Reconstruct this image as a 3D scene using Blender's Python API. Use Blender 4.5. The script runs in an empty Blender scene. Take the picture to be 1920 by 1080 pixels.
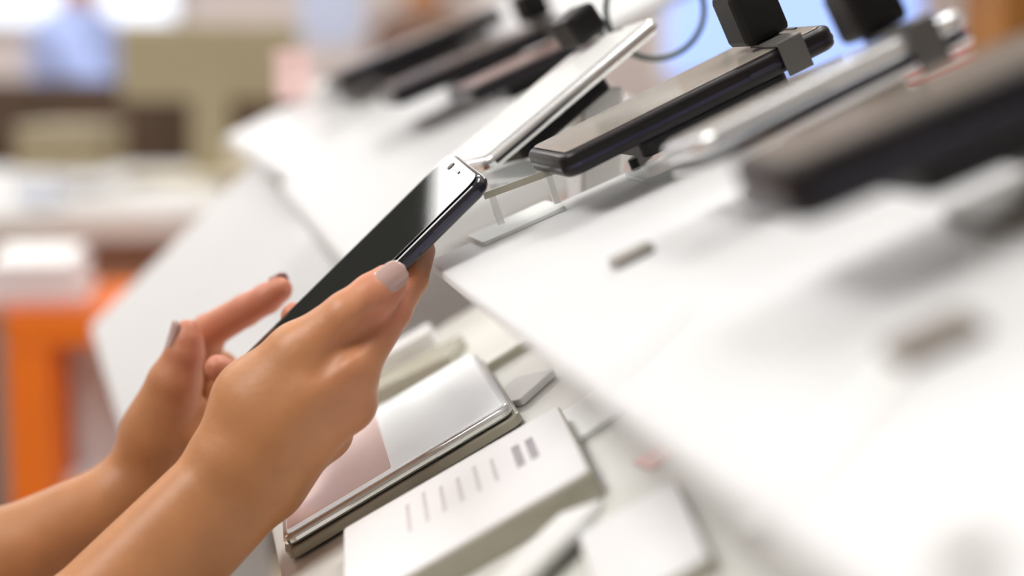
import bpy, bmesh, math, random
import numpy as np
from mathutils import Vector, Matrix

# ------------------------------------------------------------------ camera, world, light, exposure
SC = bpy.context.scene
COL = SC.collection
PSI, THE = math.radians(10.8), math.radians(7.1)
CZ = 1.25
FWD = Vector((math.sin(PSI)*math.cos(THE), math.cos(PSI)*math.cos(THE), -math.sin(THE)))
RGT = Vector((math.cos(PSI), -math.sin(PSI), 0))
UPV = RGT.cross(FWD)
CAMM = Matrix((( RGT.x, UPV.x, -FWD.x, 0), (RGT.y, UPV.y, -FWD.y, 0), (RGT.z, UPV.z, -FWD.z, CZ), (0, 0, 0, 1)))
cam = bpy.data.cameras.new('camera'); camo = bpy.data.objects.new('camera', cam); COL.objects.link(camo)
camo.matrix_world = CAMM
cam.sensor_width = 36; cam.lens = 60; cam.clip_start = 0.02
cam.dof.use_dof = True; cam.dof.focus_distance = 0.765; cam.dof.aperture_fstop = 2.8
SC.camera = camo
SC.view_settings.view_transform = 'Standard'; SC.view_settings.look = 'None'
SC.view_settings.gamma = 1.0; SC.view_settings.use_curve_mapping = False
SC.view_settings.exposure = 0.13
SC.cycles.use_denoising = True
SC.cycles.caustics_reflective = False; SC.cycles.caustics_refractive = False
SC.cycles.max_bounces = 8; SC.cycles.transparent_max_bounces = 12
SC.cycles.sample_clamp_indirect = 6.0
wd = bpy.data.worlds.new('world'); SC.world = wd; wd.use_nodes = True
wd.node_tree.nodes['Background'].inputs[0].default_value = (0.88, 0.94, 1.0, 1)
wd.node_tree.nodes['Background'].inputs[1].default_value = 1.0

def area(name, loc, target, sx, sy, power, col):
    l = bpy.data.lights.new(name, 'AREA'); l.shape = 'RECTANGLE'; l.size = sx; l.size_y = sy
    l.energy = power; l.color = col
    o = bpy.data.objects.new(name, l); COL.objects.link(o)
    o.location = loc
    o.rotation_euler = (Vector(target) - Vector(loc)).to_track_quat('-Z', 'Y').to_euler()
    return o
area('key_light', (-1.25, 0.40, 2.75), (0.05, 0.75, 1.0), 1.0, 1.0, 30, (1.0, 0.985, 0.96))
area('fill_light', (0.7, 1.2, 3.05), (0.15, 0.7, 1.0), 2.2, 2.4, 9, (0.95, 0.98, 1.0))
area('background_fill', (-0.6, 3.6, 3.1), (-0.6, 4.6, 0.8), 3.0, 2.0, 55, (0.97, 0.98, 1.0))  # added area light without a fitting, lifts the background figures

# ------------------------------------------------------------------ helpers
def C3(px, py, d):            # camera-space point (x right, y up, z forward), metres
    return Vector(((px-960)*d/3200, (540-py)*d/3200, d))
def P(px, py, d):             # world point seen at a photo pixel, d metres deep
    c = C3(px, py, d)
    return Vector((0, 0, CZ)) + RGT*c.x + UPV*c.y + FWD*c.z
def frame(o, x, y):           # orthonormal matrix: x kept, y made square to x
    x = Vector(x).normalized(); y = Vector(y); y = (y - x*y.dot(x)).normalized(); z = x.cross(y)
    return Matrix(((x.x, y.x, z.x, o.x), (x.y, y.y, z.y, o.y), (x.z, y.z, z.z, o.z), (0, 0, 0, 1)))
YAX = Vector((0, 1, 0))
def slope(a, yaw=0):
    a = math.radians(a); b = math.radians(yaw)
    return Vector((math.cos(a)*math.cos(b), math.cos(a)*math.sin(b), math.sin(a)))

MATS = {}
def mat(name, col, rough=0.5, metal=0.0, coat=0.0, var=0.06, scale=40.0, spec=0.5, emit=None, es=0.0, sss=0.0, bump=0.0):
    if name in MATS: return MATS[name]
    m = bpy.data.materials.new(name); m.use_nodes = True; nt = m.node_tree; b = nt.nodes['Principled BSDF']
    b.inputs['Roughness'].default_value = rough; b.inputs['Metallic'].default_value = metal
    b.inputs['Coat Weight'].default_value = coat; b.inputs['Coat Roughness'].default_value = 0.04
    b.inputs['Specular IOR Level'].default_value = spec
    tc = nt.nodes.new('ShaderNodeTexCoord'); nz = nt.nodes.new('ShaderNodeTexNoise'); nz.inputs['Scale'].default_value = scale
    nz.inputs['Detail'].default_value = 4
    rp = nt.nodes.new('ShaderNodeValToRGB')
    rp.color_ramp.elements[0].position = 0.3; rp.color_ramp.elements[1].position = 0.7
    rp.color_ramp.elements[0].color = tuple(c*(1-var) for c in col) + (1,)
    rp.color_ramp.elements[1].color = tuple(min(1, c*(1+var)) for c in col) + (1,)
    nt.links.new(tc.outputs['Object'], nz.inputs['Vector']); nt.links.new(nz.outputs['Fac'], rp.inputs['Fac'])
    nt.links.new(rp.outputs['Color'], b.inputs['Base Color'])
    if emit:
        b.inputs['Emission Color'].default_value = tuple(emit) + (1,); b.inputs['Emission Strength'].default_value = es
    if sss:
        b.inputs['Subsurface Weight'].default_value = sss
        b.inputs['Subsurface Radius'].default_value = (0.010, 0.004, 0.002); b.inputs['Subsurface Scale'].default_value = 0.6
    if bump:
        n2 = nt.nodes.new('ShaderNodeTexNoise'); n2.inputs['Scale'].default_value = scale*6; n2.inputs['Detail'].default_value = 5
        bp = nt.nodes.new('ShaderNodeBump'); bp.inputs['Strength'].default_value = bump; bp.inputs['Distance'].default_value = 0.0006
        nt.links.new(tc.outputs['Object'], n2.inputs['Vector']); nt.links.new(n2.outputs['Fac'], bp.inputs['Height'])
        nt.links.new(bp.outputs['Normal'], b.inputs['Normal'])
    MATS[name] = m
    return m
def clear(name, tint, rough=0.03, dens=0.0):
    m = bpy.data.materials.new(name); m.use_nodes = True; nt = m.node_tree; nt.nodes.clear()
    out = nt.nodes.new('ShaderNodeOutputMaterial'); mx = nt.nodes.new('ShaderNodeMixShader')
    tr = nt.nodes.new('ShaderNodeBsdfTransparent'); gl = nt.nodes.new('ShaderNodeBsdfGlossy'); fr = nt.nodes.new('ShaderNodeFresnel')
    tr.inputs[0].default_value = tint + (1,); gl.inputs['Roughness'].default_value = rough; fr.inputs[0].default_value = 1.49
    ge = nt.nodes.new('ShaderNodeNewGeometry'); mu = nt.nodes.new('ShaderNodeMath'); sb = nt.nodes.new('ShaderNodeMath')
    sb.operation = 'SUBTRACT'; sb.inputs[0].default_value = 1; mu.operation = 'MULTIPLY'     # reflect only where light enters the sheet
    nt.links.new(ge.outputs['Backfacing'], sb.inputs[1]); nt.links.new(sb.outputs[0], mu.inputs[0]); nt.links.new(fr.outputs[0], mu.inputs[1])
    nt.links.new(mu.outputs[0], mx.inputs[0]); nt.links.new(tr.outputs[0], mx.inputs[1]); nt.links.new(gl.outputs[0], mx.inputs[2])
    last = mx
    if dens:
        df = nt.nodes.new('ShaderNodeBsdfDiffuse'); df.inputs[0].default_value = (0.86, 0.88, 0.88, 1)
        m2 = nt.nodes.new('ShaderNodeMixShader'); m2.inputs[0].default_value = dens
        nt.links.new(mx.outputs[0], m2.inputs[1]); nt.links.new(df.outputs[0], m2.inputs[2]); last = m2
    nt.links.new(last.outputs[0], out.inputs[0])
    MATS[name] = m
    return m

def mesh_obj(name, bm, m, parent=None, mw=None, smooth=False):
    me = bpy.data.meshes.new(name); bm.to_mesh(me); bm.free()
    if smooth:
        for p in me.polygons: p.use_smooth = True
    if m: me.materials.append(m)
    o = bpy.data.objects.new(name, me); COL.objects.link(o)
    if parent is not None:
        o.parent = parent
    if mw is not None:
        if parent is None: o.matrix_world = mw
        else: o.matrix_local = mw
    return o
def tag(o, label=None, cat=None, group=None, kind=None):
    if label: o['label'] = label
    if cat: o['category'] = cat
    if group: o['group'] = group
    if kind: o['kind'] = kind
    return o
def thing(name, label, cat, mw, group=None):
    o = bpy.data.objects.new(name, None); COL.objects.link(o); o.matrix_world = mw; o.empty_display_size = 0.02
    return tag(o, label, cat, group)
def T(x, y, z): return Matrix.Translation((x, y, z))

def box_bm(x0, x1, y0, y1, z0, z1, bev=0.0, bm=None, seg=2):
    own = bm is None
    b = bmesh.new()
    vs = [b.verts.new((x, y, z)) for x in (x0, x1) for y in (y0, y1) for z in (z0, z1)]
    for f in ((0,1,3,2), (4,6,7,5), (0,4,5,1), (2,3,7,6), (0,2,6,4), (1,5,7,3)):
        b.faces.new([vs[i] for i in f])
    if bev: bmesh.ops.bevel(b, geom=list(b.edges), offset=bev, segments=seg, affect='EDGES', profile=0.5)
    bmesh.ops.recalc_face_normals(b, faces=list(b.faces))
    if own: return b
    me = bpy.data.meshes.new('tmp'); b.to_mesh(me); b.free(); bm.from_mesh(me); bpy.data.meshes.remove(me)
    return bm
def rr_pts(lx, ly, r, n=6):
    pts = []
    for cx, cy, a0 in ((lx/2-r, ly/2-r, 0), (-lx/2+r, ly/2-r, 90), (-lx/2+r, -ly/2+r, 180), (lx/2-r, -ly/2+r, 270)):
        for k in range(n+1):
            a = math.radians(a0 + 90*k/n); pts.append((cx + r*math.cos(a), cy + r*math.sin(a)))
    return pts
def plate_bm(lx, ly, r, z0, z1, bev=0.0, n=6, bm=None):
    """rounded-corner plate centred on the origin, optional rounded rim"""
    own = bm is None
    b = bm or bmesh.new()
    rings = []
    if bev:
        k = 4
        prof = [(bev*(1-math.sin(math.pi/2*i/k)), z0 + bev*(1-math.cos(math.pi/2*i/k))) for i in range(k+1)]
        prof = prof + [(p[0], z0+z1-p[1]) for p in reversed(prof)]
    else: prof = [(0, z0), (0, z1)]
    for ins, z in prof:
        rings.append([b.verts.new((x, y, z)) for x, y in rr_pts(lx-2*ins, ly-2*ins, max(r-ins, 0.0002), n)])
    N = len(rings[0])
    for a, c in zip(rings, rings[1:]):
        for i in range(N): b.faces.new((a[i], a[(i+1) % N], c[(i+1) % N], c[i]))
    b.faces.new(list(reversed(rings[0]))); b.faces.new(rings[-1])
    return b
def tube_bm(pts, r, n=10, bm=None, closed=False):
    b = bm or bmesh.new(); pts = [Vector(p) for p in pts]; rings = []
    for i, p in enumerate(pts):
        t = (pts[min(i+1, len(pts)-1)] - pts[max(i-1, 0)]).normalized()
        a = t.orthogonal().normalized() if i == 0 else (a_prev - t*a_prev.dot(t)).normalized()
        a_prev = a; c = t.cross(a)
        rings.append([b.verts.new(p + (a*math.cos(2*math.pi*k/n) + c*math.sin(2*math.pi*k/n))*r) for k in range(n)])
    for q, s in zip(rings, rings[1:]):
        for i in range(n): b.faces.new((q[i], q[(i+1) % n], s[(i+1) % n], s[i]))
    b.faces.new(list(reversed(rings[0]))); b.faces.new(rings[-1])
    return b

# ------------------------------------------------------------------ implicit surfaces (hands, bodies)
class SDF:
    """union of tapered capsules in groups; k inside a group, kj between the groups"""
    def __init__(self, kj): self.groups = []; self.cuts = []; self.kj = kj
    def group(self, k): self.groups.append((k, [])); return self
    def cone(self, a, ra, b, rb):
        self.groups[-1][1].append((np.array(a, float), ra, np.array(b, float), rb)); return self
    def chain(self, pts):
        for (a, ra), (b, rb) in zip(pts, pts[1:]): self.cone(a, ra, b, rb)
        return self
    @staticmethod
    def d(p, pr):
        a, ra, b, rb = pr; ba = b-a; l2 = float(ba @ ba); rr = ra-rb; a2 = l2-rr*rr; il2 = 1/l2
        pa = p-a; y = pa @ ba; z = y-l2
        x = pa*l2 - y[..., None]*ba; x2 = (x*x).sum(-1); y2 = y*y*l2; z2 = z*z*l2
        k = np.sign(rr)*rr*rr*x2
        c1 = np.sign(z)*a2*z2 > k; c2 = np.sign(y)*a2*y2 < k
        r = (np.sqrt(np.maximum(x2*a2*il2, 0)) + y*rr)*il2 - ra
        r = np.where(c2, np.sqrt(x2+y2)*il2-ra, r)
        return np.where(c1, np.sqrt(x2+z2)*il2-rb, r)
    @staticmethod
    def smin(a, b, k):
        h = np.maximum(k-np.abs(a-b), 0)/k
        return np.minimum(a, b)-h*h*k*0.25
    def eval(self, p):
        tot = None
        for k, prs in self.groups:
            g = None
            for pr in prs:
                v = self.d(p, pr); g = v if g is None else self.smin(g, v, k)
            tot = g if tot is None else self.smin(tot, g, self.kj)
        for pr, k in self.cuts: tot = -self.smin(-tot, self.d(p, pr), k)
        return tot
    def grid(self, res):
        pr_all = [q for _, g in self.groups for q in g]
        lo = np.min([np.minimum(q[0]-q[1], q[2]-q[3]) for q in pr_all], 0) - 4*res
        hi = np.max([np.maximum(q[0]+q[1], q[2]+q[3]) for q in pr_all], 0) + 4*res
        n = np.ceil((hi-lo)/res).astype(int)+1
        ax = [lo[i]+res*np.arange(n[i]) for i in range(3)]
        big = 1e3*res; tot = None
        for k, prs in self.groups:
            g = np.full(n, big, np.float32)
            for pr in prs:
                pad = max(k, self.kj)+3*res
                l = np.floor((np.minimum(pr[0]-pr[1], pr[2]-pr[3])-pad-lo)/res).astype(int).clip(0)
                h = np.minimum(np.ceil((np.maximum(pr[0]+pr[1], pr[2]+pr[3])+pad-lo)/res).astype(int)+1, n)
                s = tuple(slice(l[i], h[i]) for i in range(3))
                pts = np.stack(np.meshgrid(ax[0][s[0]], ax[1][s[1]], ax[2][s[2]], indexing='ij'), -1)
                g[s] = self.smin(g[s], self.d(pts, pr), k)
            tot = g if tot is None else self.smin(tot, g, self.kj)
        for pr, k in self.cuts:
            l = np.floor((np.minimum(pr[0]-pr[1], pr[2]-pr[3])-k-3*res-lo)/res).astype(int).clip(0)
            h = np.minimum(np.ceil((np.maximum(pr[0]+pr[1], pr[2]+pr[3])+k+3*res-lo)/res).astype(int)+1, n)
            s = tuple(slice(l[i], h[i]) for i in range(3))
            pts = np.stack(np.meshgrid(ax[0][s[0]], ax[1][s[1]], ax[2][s[2]], indexing='ij'), -1)
            tot[s] = -self.smin(-tot[s], self.d(pts, pr), k)
        return tot, lo
    def mesh(self, res, smooth=2):
        f, lo = self.grid(res)
        ins = f < 0
        c = [(i, j, k) for i in (0, 1) for j in (0, 1) for k in (0, 1)]
        sh = tuple(s-1 for s in f.shape)
        sub = lambda A, o: A[o[0]:o[0]+sh[0], o[1]:o[1]+sh[1], o[2]:o[2]+sh[2]]
        cnt = sum(sub(ins, o).astype(np.int8) for o in c)
        act = np.argwhere((cnt > 0) & (cnt < 8)); N = len(act)
        idx = np.full(sh, -1, np.int64); idx[tuple(act.T)] = np.arange(N)
        acc = np.zeros((N, 3)); num = np.zeros(N)
        for a in c:
            for d_ in range(3):
                if a[d_]: continue
                b = list(a); b[d_] = 1
                va = f[tuple((act+a).T)].astype(float); vb = f[tuple((act+b).T)].astype(float)
                m = (va < 0) != (vb < 0); t = np.where(m, va/np.where(m, va-vb, 1), 0)
                p = np.repeat(np.array([a], float), N, 0); p[:, d_] += t
                acc += p*m[:, None]; num += m
        V = lo + res*(act + acc/num[:, None])
        F = []
        for d_ in range(3):
            e = [0, 0, 0]; e[d_] = 1; u, w = (d_+1) % 3, (d_+2) % 3
            s0 = [slice(0, f.shape[i]-(1 if i == d_ else 0)) for i in range(3)]
            s1 = [slice(e[i], f.shape[i]) for i in range(3)]
            A = ins[tuple(s0)]; B = ins[tuple(s1)]
            q = np.argwhere(A != B); q = q[(q[:, u] > 0) & (q[:, w] > 0) & (q[:, u] < sh[u]) & (q[:, w] < sh[w])]
            flip = ~A[tuple(q.T)]
            def at(du, dw):
                r = q.copy(); r[:, u] -= du; r[:, w] -= dw; return idx[tuple(r.T)]
            quad = np.stack([at(1, 1), at(0, 1), at(0, 0), at(1, 0)], 1)
            quad[flip] = quad[flip][:, ::-1]; F.append(quad)
        F = np.concatenate(F)
        for _ in range(smooth):          # light relaxation, then back onto the surface normal-wise
            s = np.zeros_like(V); n = np.zeros(len(V))
            for i in range(4):
                for j in (1, 3):
                    np.add.at(s, F[:, i], V[F[:, (i+j) % 4]]); np.add.at(n, F[:, i], 1)
            V = 0.5*V + 0.5*s/n[:, None]
        return V, F
def sdf_obj(name, V, F, M, m, parent=None):
    me = bpy.data.meshes.new(name)
    V4 = np.c_[V, np.ones(len(V))] @ np.array(M).T
    me.vertices.add(len(V)); me.vertices.foreach_set('co', V4[:, :3].astype(np.float32).ravel())
    me.loops.add(F.size); me.loops.foreach_set('vertex_index', F.astype(np.int32).ravel())
    me.polygons.add(len(F)); me.polygons.foreach_set('loop_start', np.arange(0, F.size, 4, dtype=np.int32))
    me.polygons.foreach_set('loop_total', np.full(len(F), 4, np.int32))
    me.polygons.foreach_set('use_smooth', np.ones(len(F), bool))
    me.update(calc_edges=True); me.validate()
    if m: me.materials.append(m)
    o = bpy.data.objects.new(name, me); COL.objects.link(o)
    if parent is not None: o.parent = parent
    return o

# ------------------------------------------------------------------ materials
WHITE = mat('white_laminate', (0.77, 0.78, 0.79), 0.35, var=0.015, scale=8)
BOARD = mat('board_grey_white', (0.74, 0.735, 0.69), 0.3, var=0.03, scale=10)
STEP = mat('opal_step_sheet', (0.90, 0.905, 0.915), 0.4, var=0.01, scale=6)
def translucent(m, fac):
    nt = m.node_tree; b = nt.nodes['Principled BSDF']; out = [n for n in nt.nodes if n.type == 'OUTPUT_MATERIAL'][0]
    tl = nt.nodes.new('ShaderNodeBsdfTranslucent'); mx = nt.nodes.new('ShaderNodeMixShader'); mx.inputs[0].default_value = fac
    nt.links.new(b.inputs['Base Color'].links[0].from_socket, tl.inputs[0])
    nt.links.new(b.outputs[0], mx.inputs[1]); nt.links.new(tl.outputs[0], mx.inputs[2]); nt.links.new(mx.outputs[0], out.inputs[0])
translucent(STEP, 0.45)
MODW = mat('opal_module_sheet', (0.84, 0.85, 0.86), 0.35, var=0.015, scale=8)
translucent(MODW, 0.35)
CARD = mat('card_white', (0.84, 0.835, 0.845), 0.45, var=0.012, scale=15)
PAPER_GLARE = mat('white_paper_and_glare', (0.93, 0.94, 0.93), 0.4, var=0.01, scale=20)  # white of the real cards, also of the painted glare pieces
OPAL = mat('opal_acrylic', (0.95, 0.955, 0.96), 0.15, var=0.01, scale=20, coat=0.3)
PINK = mat('pink_paper', (0.92, 0.66, 0.63), 0.5, var=0.03)
INK = mat('grey_print', (0.42, 0.39, 0.42), 0.6)
BLACK = mat('black_plastic', (0.006, 0.006, 0.007), 0.4, var=0.15, spec=0.3)
BLACKGL = mat('black_glass', (0.008, 0.009, 0.008), 0.03, var=0.1, spec=0.5)
DARKMET = mat('dark_metal_rim', (0.05, 0.05, 0.08), 0.22, metal=0.8)
SILVER = mat('silver_metal', (0.82, 0.84, 0.86), 0.25, metal=0.7, var=0.03)
CHROME = mat('polished_edge', (0.85, 0.87, 0.88), 0.08, metal=1.0, var=0.02)
GREY = mat('grey_plastic', (0.33, 0.31, 0.28), 0.4)
STRAP = mat('smoke_grey_strap', (0.10, 0.095, 0.09), 0.3)
TAUPE = mat('taupe_plastic', (0.22, 0.19, 0.155), 0.4)
SCR_TAUPE = mat('grey_brown_screen', (0.27, 0.245, 0.21), 0.16, var=0.08, scale=12)
SCR_WHITE = mat('white_screen', (0.86, 0.87, 0.86), 0.1, var=0.02, scale=12)
EDGE = mat('acrylic_edge_shaded_olive', (0.42, 0.40, 0.32), 0.2, var=0.05)  # olive tone also carries the shade on card sides and in the tray
CLEAR = clear('clear_acrylic', (0.97, 0.98, 0.975))
FROST = clear('frosted_acrylic', (0.96, 0.97, 0.965), 0.12, 0.35)
SKIN = mat('skin', (0.53, 0.24, 0.102), 0.45, var=0.07, scale=55, sss=0.25, bump=0.25)
NAIL = mat('mauve_nail_varnish', (0.50, 0.33, 0.30), 0.12, var=0.03, coat=0.8)
NAILD = mat('plum_nail_varnish', (0.30, 0.13, 0.14), 0.15, var=0.03, coat=0.8)
ORANGE = mat('orange_lacquer', (0.80, 0.17, 0.008), 0.4, var=0.05, scale=6)

# ------------------------------------------------------------------ the setting
def room_box(name, *a, m):
    return tag(mesh_obj(name, box_bm(*a), m), kind='structure')
FLOORM = mat('floor_tan', (0.55, 0.46, 0.36), 0.35, var=0.06, scale=3)
WALLM = mat('wall_rosy_beige', (0.82, 0.74, 0.72), 0.7, var=0.03, scale=4)
CEILM = mat('ceiling_white', (0.8, 0.8, 0.78), 0.8, var=0.02, scale=4)
DARKBAND = mat('added_dark_olive', (0.018, 0.019, 0.013), 0.5, var=0.1, scale=3)
room_box('floor', -3.2, 4.0, -2.5, 6.4, -0.1, 0.0, m=FLOORM)
room_box('wall_back', -3.2, 4.0, 6.2, 6.4, 0.0, 3.3, m=WALLM)
room_box('wall_left', -3.4, -3.2, -2.5, 6.4, 0.0, 3.3, m=WALLM)
room_box('wall_right', 4.0, 4.2, -2.5, 6.4, 0.0, 3.3, m=WALLM)
room_box('ceiling', -3.2, 4.0, -2.5, 6.4, 3.2, 3.3, m=CEILM)
room_box('added_band_1', -3.19, -0.3, 5.9, 6.19, 2.12, 2.74, m=DARKBAND)  # unseen dark band, added so the held screen reflects dark
room_box('wall_rear', -3.2, 4.0, -2.7, -2.5, 0.0, 3.3, m=mat('wall_rear_taupe', (0.55, 0.50, 0.46), 0.7, var=0.03, scale=4))
LIGHTM = mat('light_panel', (0.9, 0.9, 0.9), 0.5, emit=(1.0, 0.985, 0.96), es=9.0)
BLUEM = mat('blue_backlit', (0.4, 0.5, 0.8), 0.4, emit=(0.27, 0.44, 1.0), es=0.95)
ICEM = mat('ice_backlit', (0.7, 0.75, 0.9), 0.4, emit=(0.86, 0.92, 1.0), es=0.95)
def light_panel(x, y, lx, ly, label):
    t = thing('ceiling_light', label, 'ceiling light', T(x, y, 3.2), 'ceiling panel lights')
    b = box_bm(-lx/2-.03, lx/2+.03, -ly/2-.03, ly/2+.03, -0.035, -0.001, 0.004)
    mesh_obj('light_frame', b, SILVER, t)
    mesh_obj('diffuser', box_bm(-lx/2, lx/2, -ly/2, ly/2, -0.045, -0.036), LIGHTM, t)
light_panel(-1.9, 1.0, 0.6, 1.2, 'recessed white panel light over the aisle left of the counter')
light_panel(-1.9, 3.6, 0.6, 1.2, 'recessed white panel light above the white side table')
light_panel(0.6, 3.6, 0.6, 1.2, 'recessed white panel light above the far end of counter')
light_panel(0.6, 1.0, 0.6, 1.2, 'recessed white panel light above the near phones')
t = thing('light_box', 'added unseen white panel glowing high on the back wall above the dark band', 'light box', T(-0.9, 6.2, 2.762))  # unseen, set here to give the held phone its white reflection
mesh_obj('frame', box_bm(-0.62, 0.62, -0.29, -0.001, -0.015, 0.30, 0.006), SILVER, t)
mesh_obj('lit_face', box_bm(-0.6, 0.6, -0.3, -0.291, 0.0, 0.285), LIGHTM, t)

# ------------------------------------------------------------------ display counter
SL, SR = slope(30), slope(23)
def board_mw(origin, ex): return frame(origin, ex, YAX)
L0 = P(745, 935, 0.745)
nL = SL.cross(YAX); nL = nL if nL.z > 0 else -nL
L0 = L0 - nL*0.005
R0 = P(800, 490, 0.80)
ctr = thing('display_counter', 'long white sloping phone display counter with a raised upper step', 'counter', T(0.25, 0.9, 0))
def child_world(o, par, mw): o.parent = par; o.matrix_parent_inverse = par.matrix_world.inverted(); o.matrix_world = mw
bpy.context.view_layer.update()
def on(mw, px, py, h=0.0):   # world point on a sloping board (h above it) seen at a photo pixel
    o = Vector((0, 0, CZ)); d = P(px, py, 1)-o; n = mw.to_3x3().col[2]
    return o + d*(((mw.translation + n*h - o).dot(n))/d.dot(n))
def counter_part(name, bm, m, mw):
    o = mesh_obj(name, bm, m); child_world(o, ctr, mw); return o
mwL = board_mw(L0, SL); mwR = board_mw(R0, SR)
counter_part('lower_board', box_bm(-0.062, 0.36, -0.55, 0.30, -0.02, 0.0, 0.003), BOARD, mwL)
counter_part('upper_step', box_bm(0.0, 0.19, -0.64, 0.0, -0.006, 0.0, 0.002), STEP, mwR)
counter_part('step_riser', box_bm(0.055, 0.06, -0.635, -0.004, -0.058, -0.0065), WHITE, mwR)
counter_part('base_cabinet', box_bm(-0.04, 0.28, -0.53, 0.17, -(L0.z-0.10), 0.0), WHITE, T(L0.x, L0.y, L0.z-0.10))

bpy.context.view_layer.update()

# ------------------------------------------------------------------ the hand-held phone
N1 = P(905, 328, .75); F1 = P(838, 293, .818); F2 = P(440, 685, .818)
U = (F1 - F2).normalized(); LEN = (F1-F2).length; W = F1 - N1; W = W - U*W.dot(U); WID = W.length; W.normalize()
NRM = U.cross(W); NRM = NRM if NRM.z > 0 else -NRM
CEN = N1 - U*(LEN/2) + W*(WID/2)
mwP = frame(CEN, U, NRM.cross(U))          # local x along the phone, z out of its screen
def phone_parts(t, L, Wd, th, rad, bodym, screenm, rimm=None, lens=True, button=True, scr_in=0.003):
    mesh_obj('body', plate_bm(L, Wd, rad, -th, 0.0, min(th*0.42, 0.003)), bodym, t, smooth=True)
    if rimm:
        b = plate_bm(L+0.0006, Wd+0.0006, rad, -th*0.55-0.0008, -th*0.55+0.0008)
        mesh_obj('metal_rim', b, rimm, t)
    mesh_obj('screen', plate_bm(L-2*scr_in, Wd-2*scr_in, max(rad-scr_in, 0.001), 0.0001, 0.0007, 0.0003), screenm, t)
    if lens:
        b = bmesh.new(); bmesh.ops.create_cone(b, cap_ends=True, segments=16, radius1=0.0022, radius2=0.0022, depth=0.0004)
        mesh_obj('front_camera', b, BLACK, t, T(L/2-0.006, Wd*0.18, 0.0009))
        mesh_obj('earpiece', plate_bm(0.0016, 0.013, 0.0008, 0.0007, 0.0011), DARKMET, t, T(L/2-0.006, 0, 0))
    if button:
        mesh_obj('side_button', plate_bm(0.014, 0.0022, 0.001, 0, 0.0009), rimm or bodym, t,
                 T(L*0.22, -Wd/2, -th*0.5) @ Matrix.Rotation(math.radians(90), 4, 'X'))
hp = thing('smartphone', 'slim black smartphone with dark glossy screen held in the hand', 'phone', mwP)
phone_parts(hp, LEN, WID, 0.0075, 0.0085, mat('black_gloss_body', (0.012, 0.012, 0.02), 0.12, var=0.1, coat=0.6), BLACKGL, DARKMET, scr_in=0.0016)

# ------------------------------------------------------------------ the person holding it
def M3(px, py, d): return np.array(C3(px, py, d))
person = thing('person', 'person holding a black phone in one hand and raising the other to tap it', 'person', T(-0.42, 0.8, 0))
PINV = person.matrix_world.inverted() if False else T(0.42, -0.8, 0)

RH = SDF(0.006)
RH.group(0.009)                                     # forearm and palm of the hand holding the phone
RH.cone(M3(-60, 1397, .715), .024, M3(120, 1197, .722), .0215).cone(M3(-20, 1437, .715), .024, M3(165, 1235, .722), .0215)
RH.cone(M3(120, 1197, .722), .0215, M3(440, 866, .742), .0172).cone(M3(165, 1235, .722), .0215, M3(490, 905, .745), .0172)
RH.cone(M3(440, 866, .742), .0172, M3(575, 740, .732), .0135)
RH.cone(M3(490, 870, .738), .0165, M3(657, 695, .731), .0106)
RH.cone(M3(520, 795, .736), .0150, M3(628, 706, .7345), .0096)
RH.cone(M3(500, 890, .745), .0165, M3(648, 750, .737), .0112)
RH.cone(M3(500, 900, .755), .016, M3(608, 806, .755), .0100)
RH.cone(M3(495, 910, .762), .015, M3(562, 850, .772), .0100)
RH.cone(M3(445, 850, .742), .0175, M3(490, 760, .745), .0205).cone(M3(490, 760, .745), .0205, M3(563, 670, .738), .0145)
RH.group(0.0022)
RH.chain([(M3(500, 760, .74), .016), (M3(563, 670, .738), .0142), (M3(652, 593, .732), .0108), (M3(700, 556, .736), .0100), (M3(727, 533, .739), .0088)])
RH.chain([(M3(632, 742, .738), .0105), (M3(660, 694, .731), .0106), (M3(733, 582, .750), .0090), (M3(770, 524, .763), .0078), (M3(788, 470, .782), .0070)])
RH.chain([(M3(652, 756, .738), .0124), (M3(683, 655, .776), .0088), (M3(692, 600, .802), .0080), (M3(684, 575, .822), .0072)])
RH.chain([(M3(612, 812, .756), .0116), (M3(626, 735, .795), .0086), (M3(600, 660, .822), .0080), (M3(553, 593, .824), .0070)])
RH.chain([(M3(562, 850, .772), .0100), (M3(572, 785, .805), .0080), (M3(490, 730, .832), .0075), (M3(409, 690, .827), .0066)])

RH.cuts.append(((M3(590, 704, .7165), .0006, M3(698, 604, .7270), .0036), .006))     # fold between thumb and forefinger
LH = SDF(0.007)
LH.group(0.012)
LH.cone(M3(-330, 1190, .82), .027, M3(-20, 1070, .835), .0255)
LH.cone(M3(-20, 1070, .835), .0255, M3(255, 915, .862), .0175).cone(M3(-20, 1085, .845), .0255, M3(285, 945, .868), .0180)
LH.cone(M3(262, 905, .862), .0170, M3(300, 815, .858), .0170).cone(M3(300, 815, .858), .017, M3(328, 722, .850), .0120)
LH.cone(M3(280, 920, .872), .0170, M3(360, 735, .885), .0120)
LH.cone(M3(290, 930, .875), .0170, M3(368, 775, .897), .0120)
LH.cone(M3(300, 940, .880), .0160, M3(372, 820, .905), .0110)
LH.cone(M3(300, 940, .880), .0160, M3(372, 865, .905), .0105)
LH.group(0.002)
LH.chain([(M3(300, 815, .855), .0165), (M3(326, 720, .848), .0122), (M3(346, 664, .846), .0098), (M3(351, 640, .845), .0078), (M3(351, 622, .845), .0062)])
LH.chain([(M3(360, 735, .885), .0115), (M3(391, 622, .872), .0092), (M3(460, 582, .862), .0082), (M3(500, 560, .856), .0076), (M3(524, 543, .853), .0066)])
LH.chain([(M3(368, 775, .897), .0110), (M3(412, 690, .888), .0090), (M3(425, 745, .872), .0080), (M3(395, 785, .864), .0070)])
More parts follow.
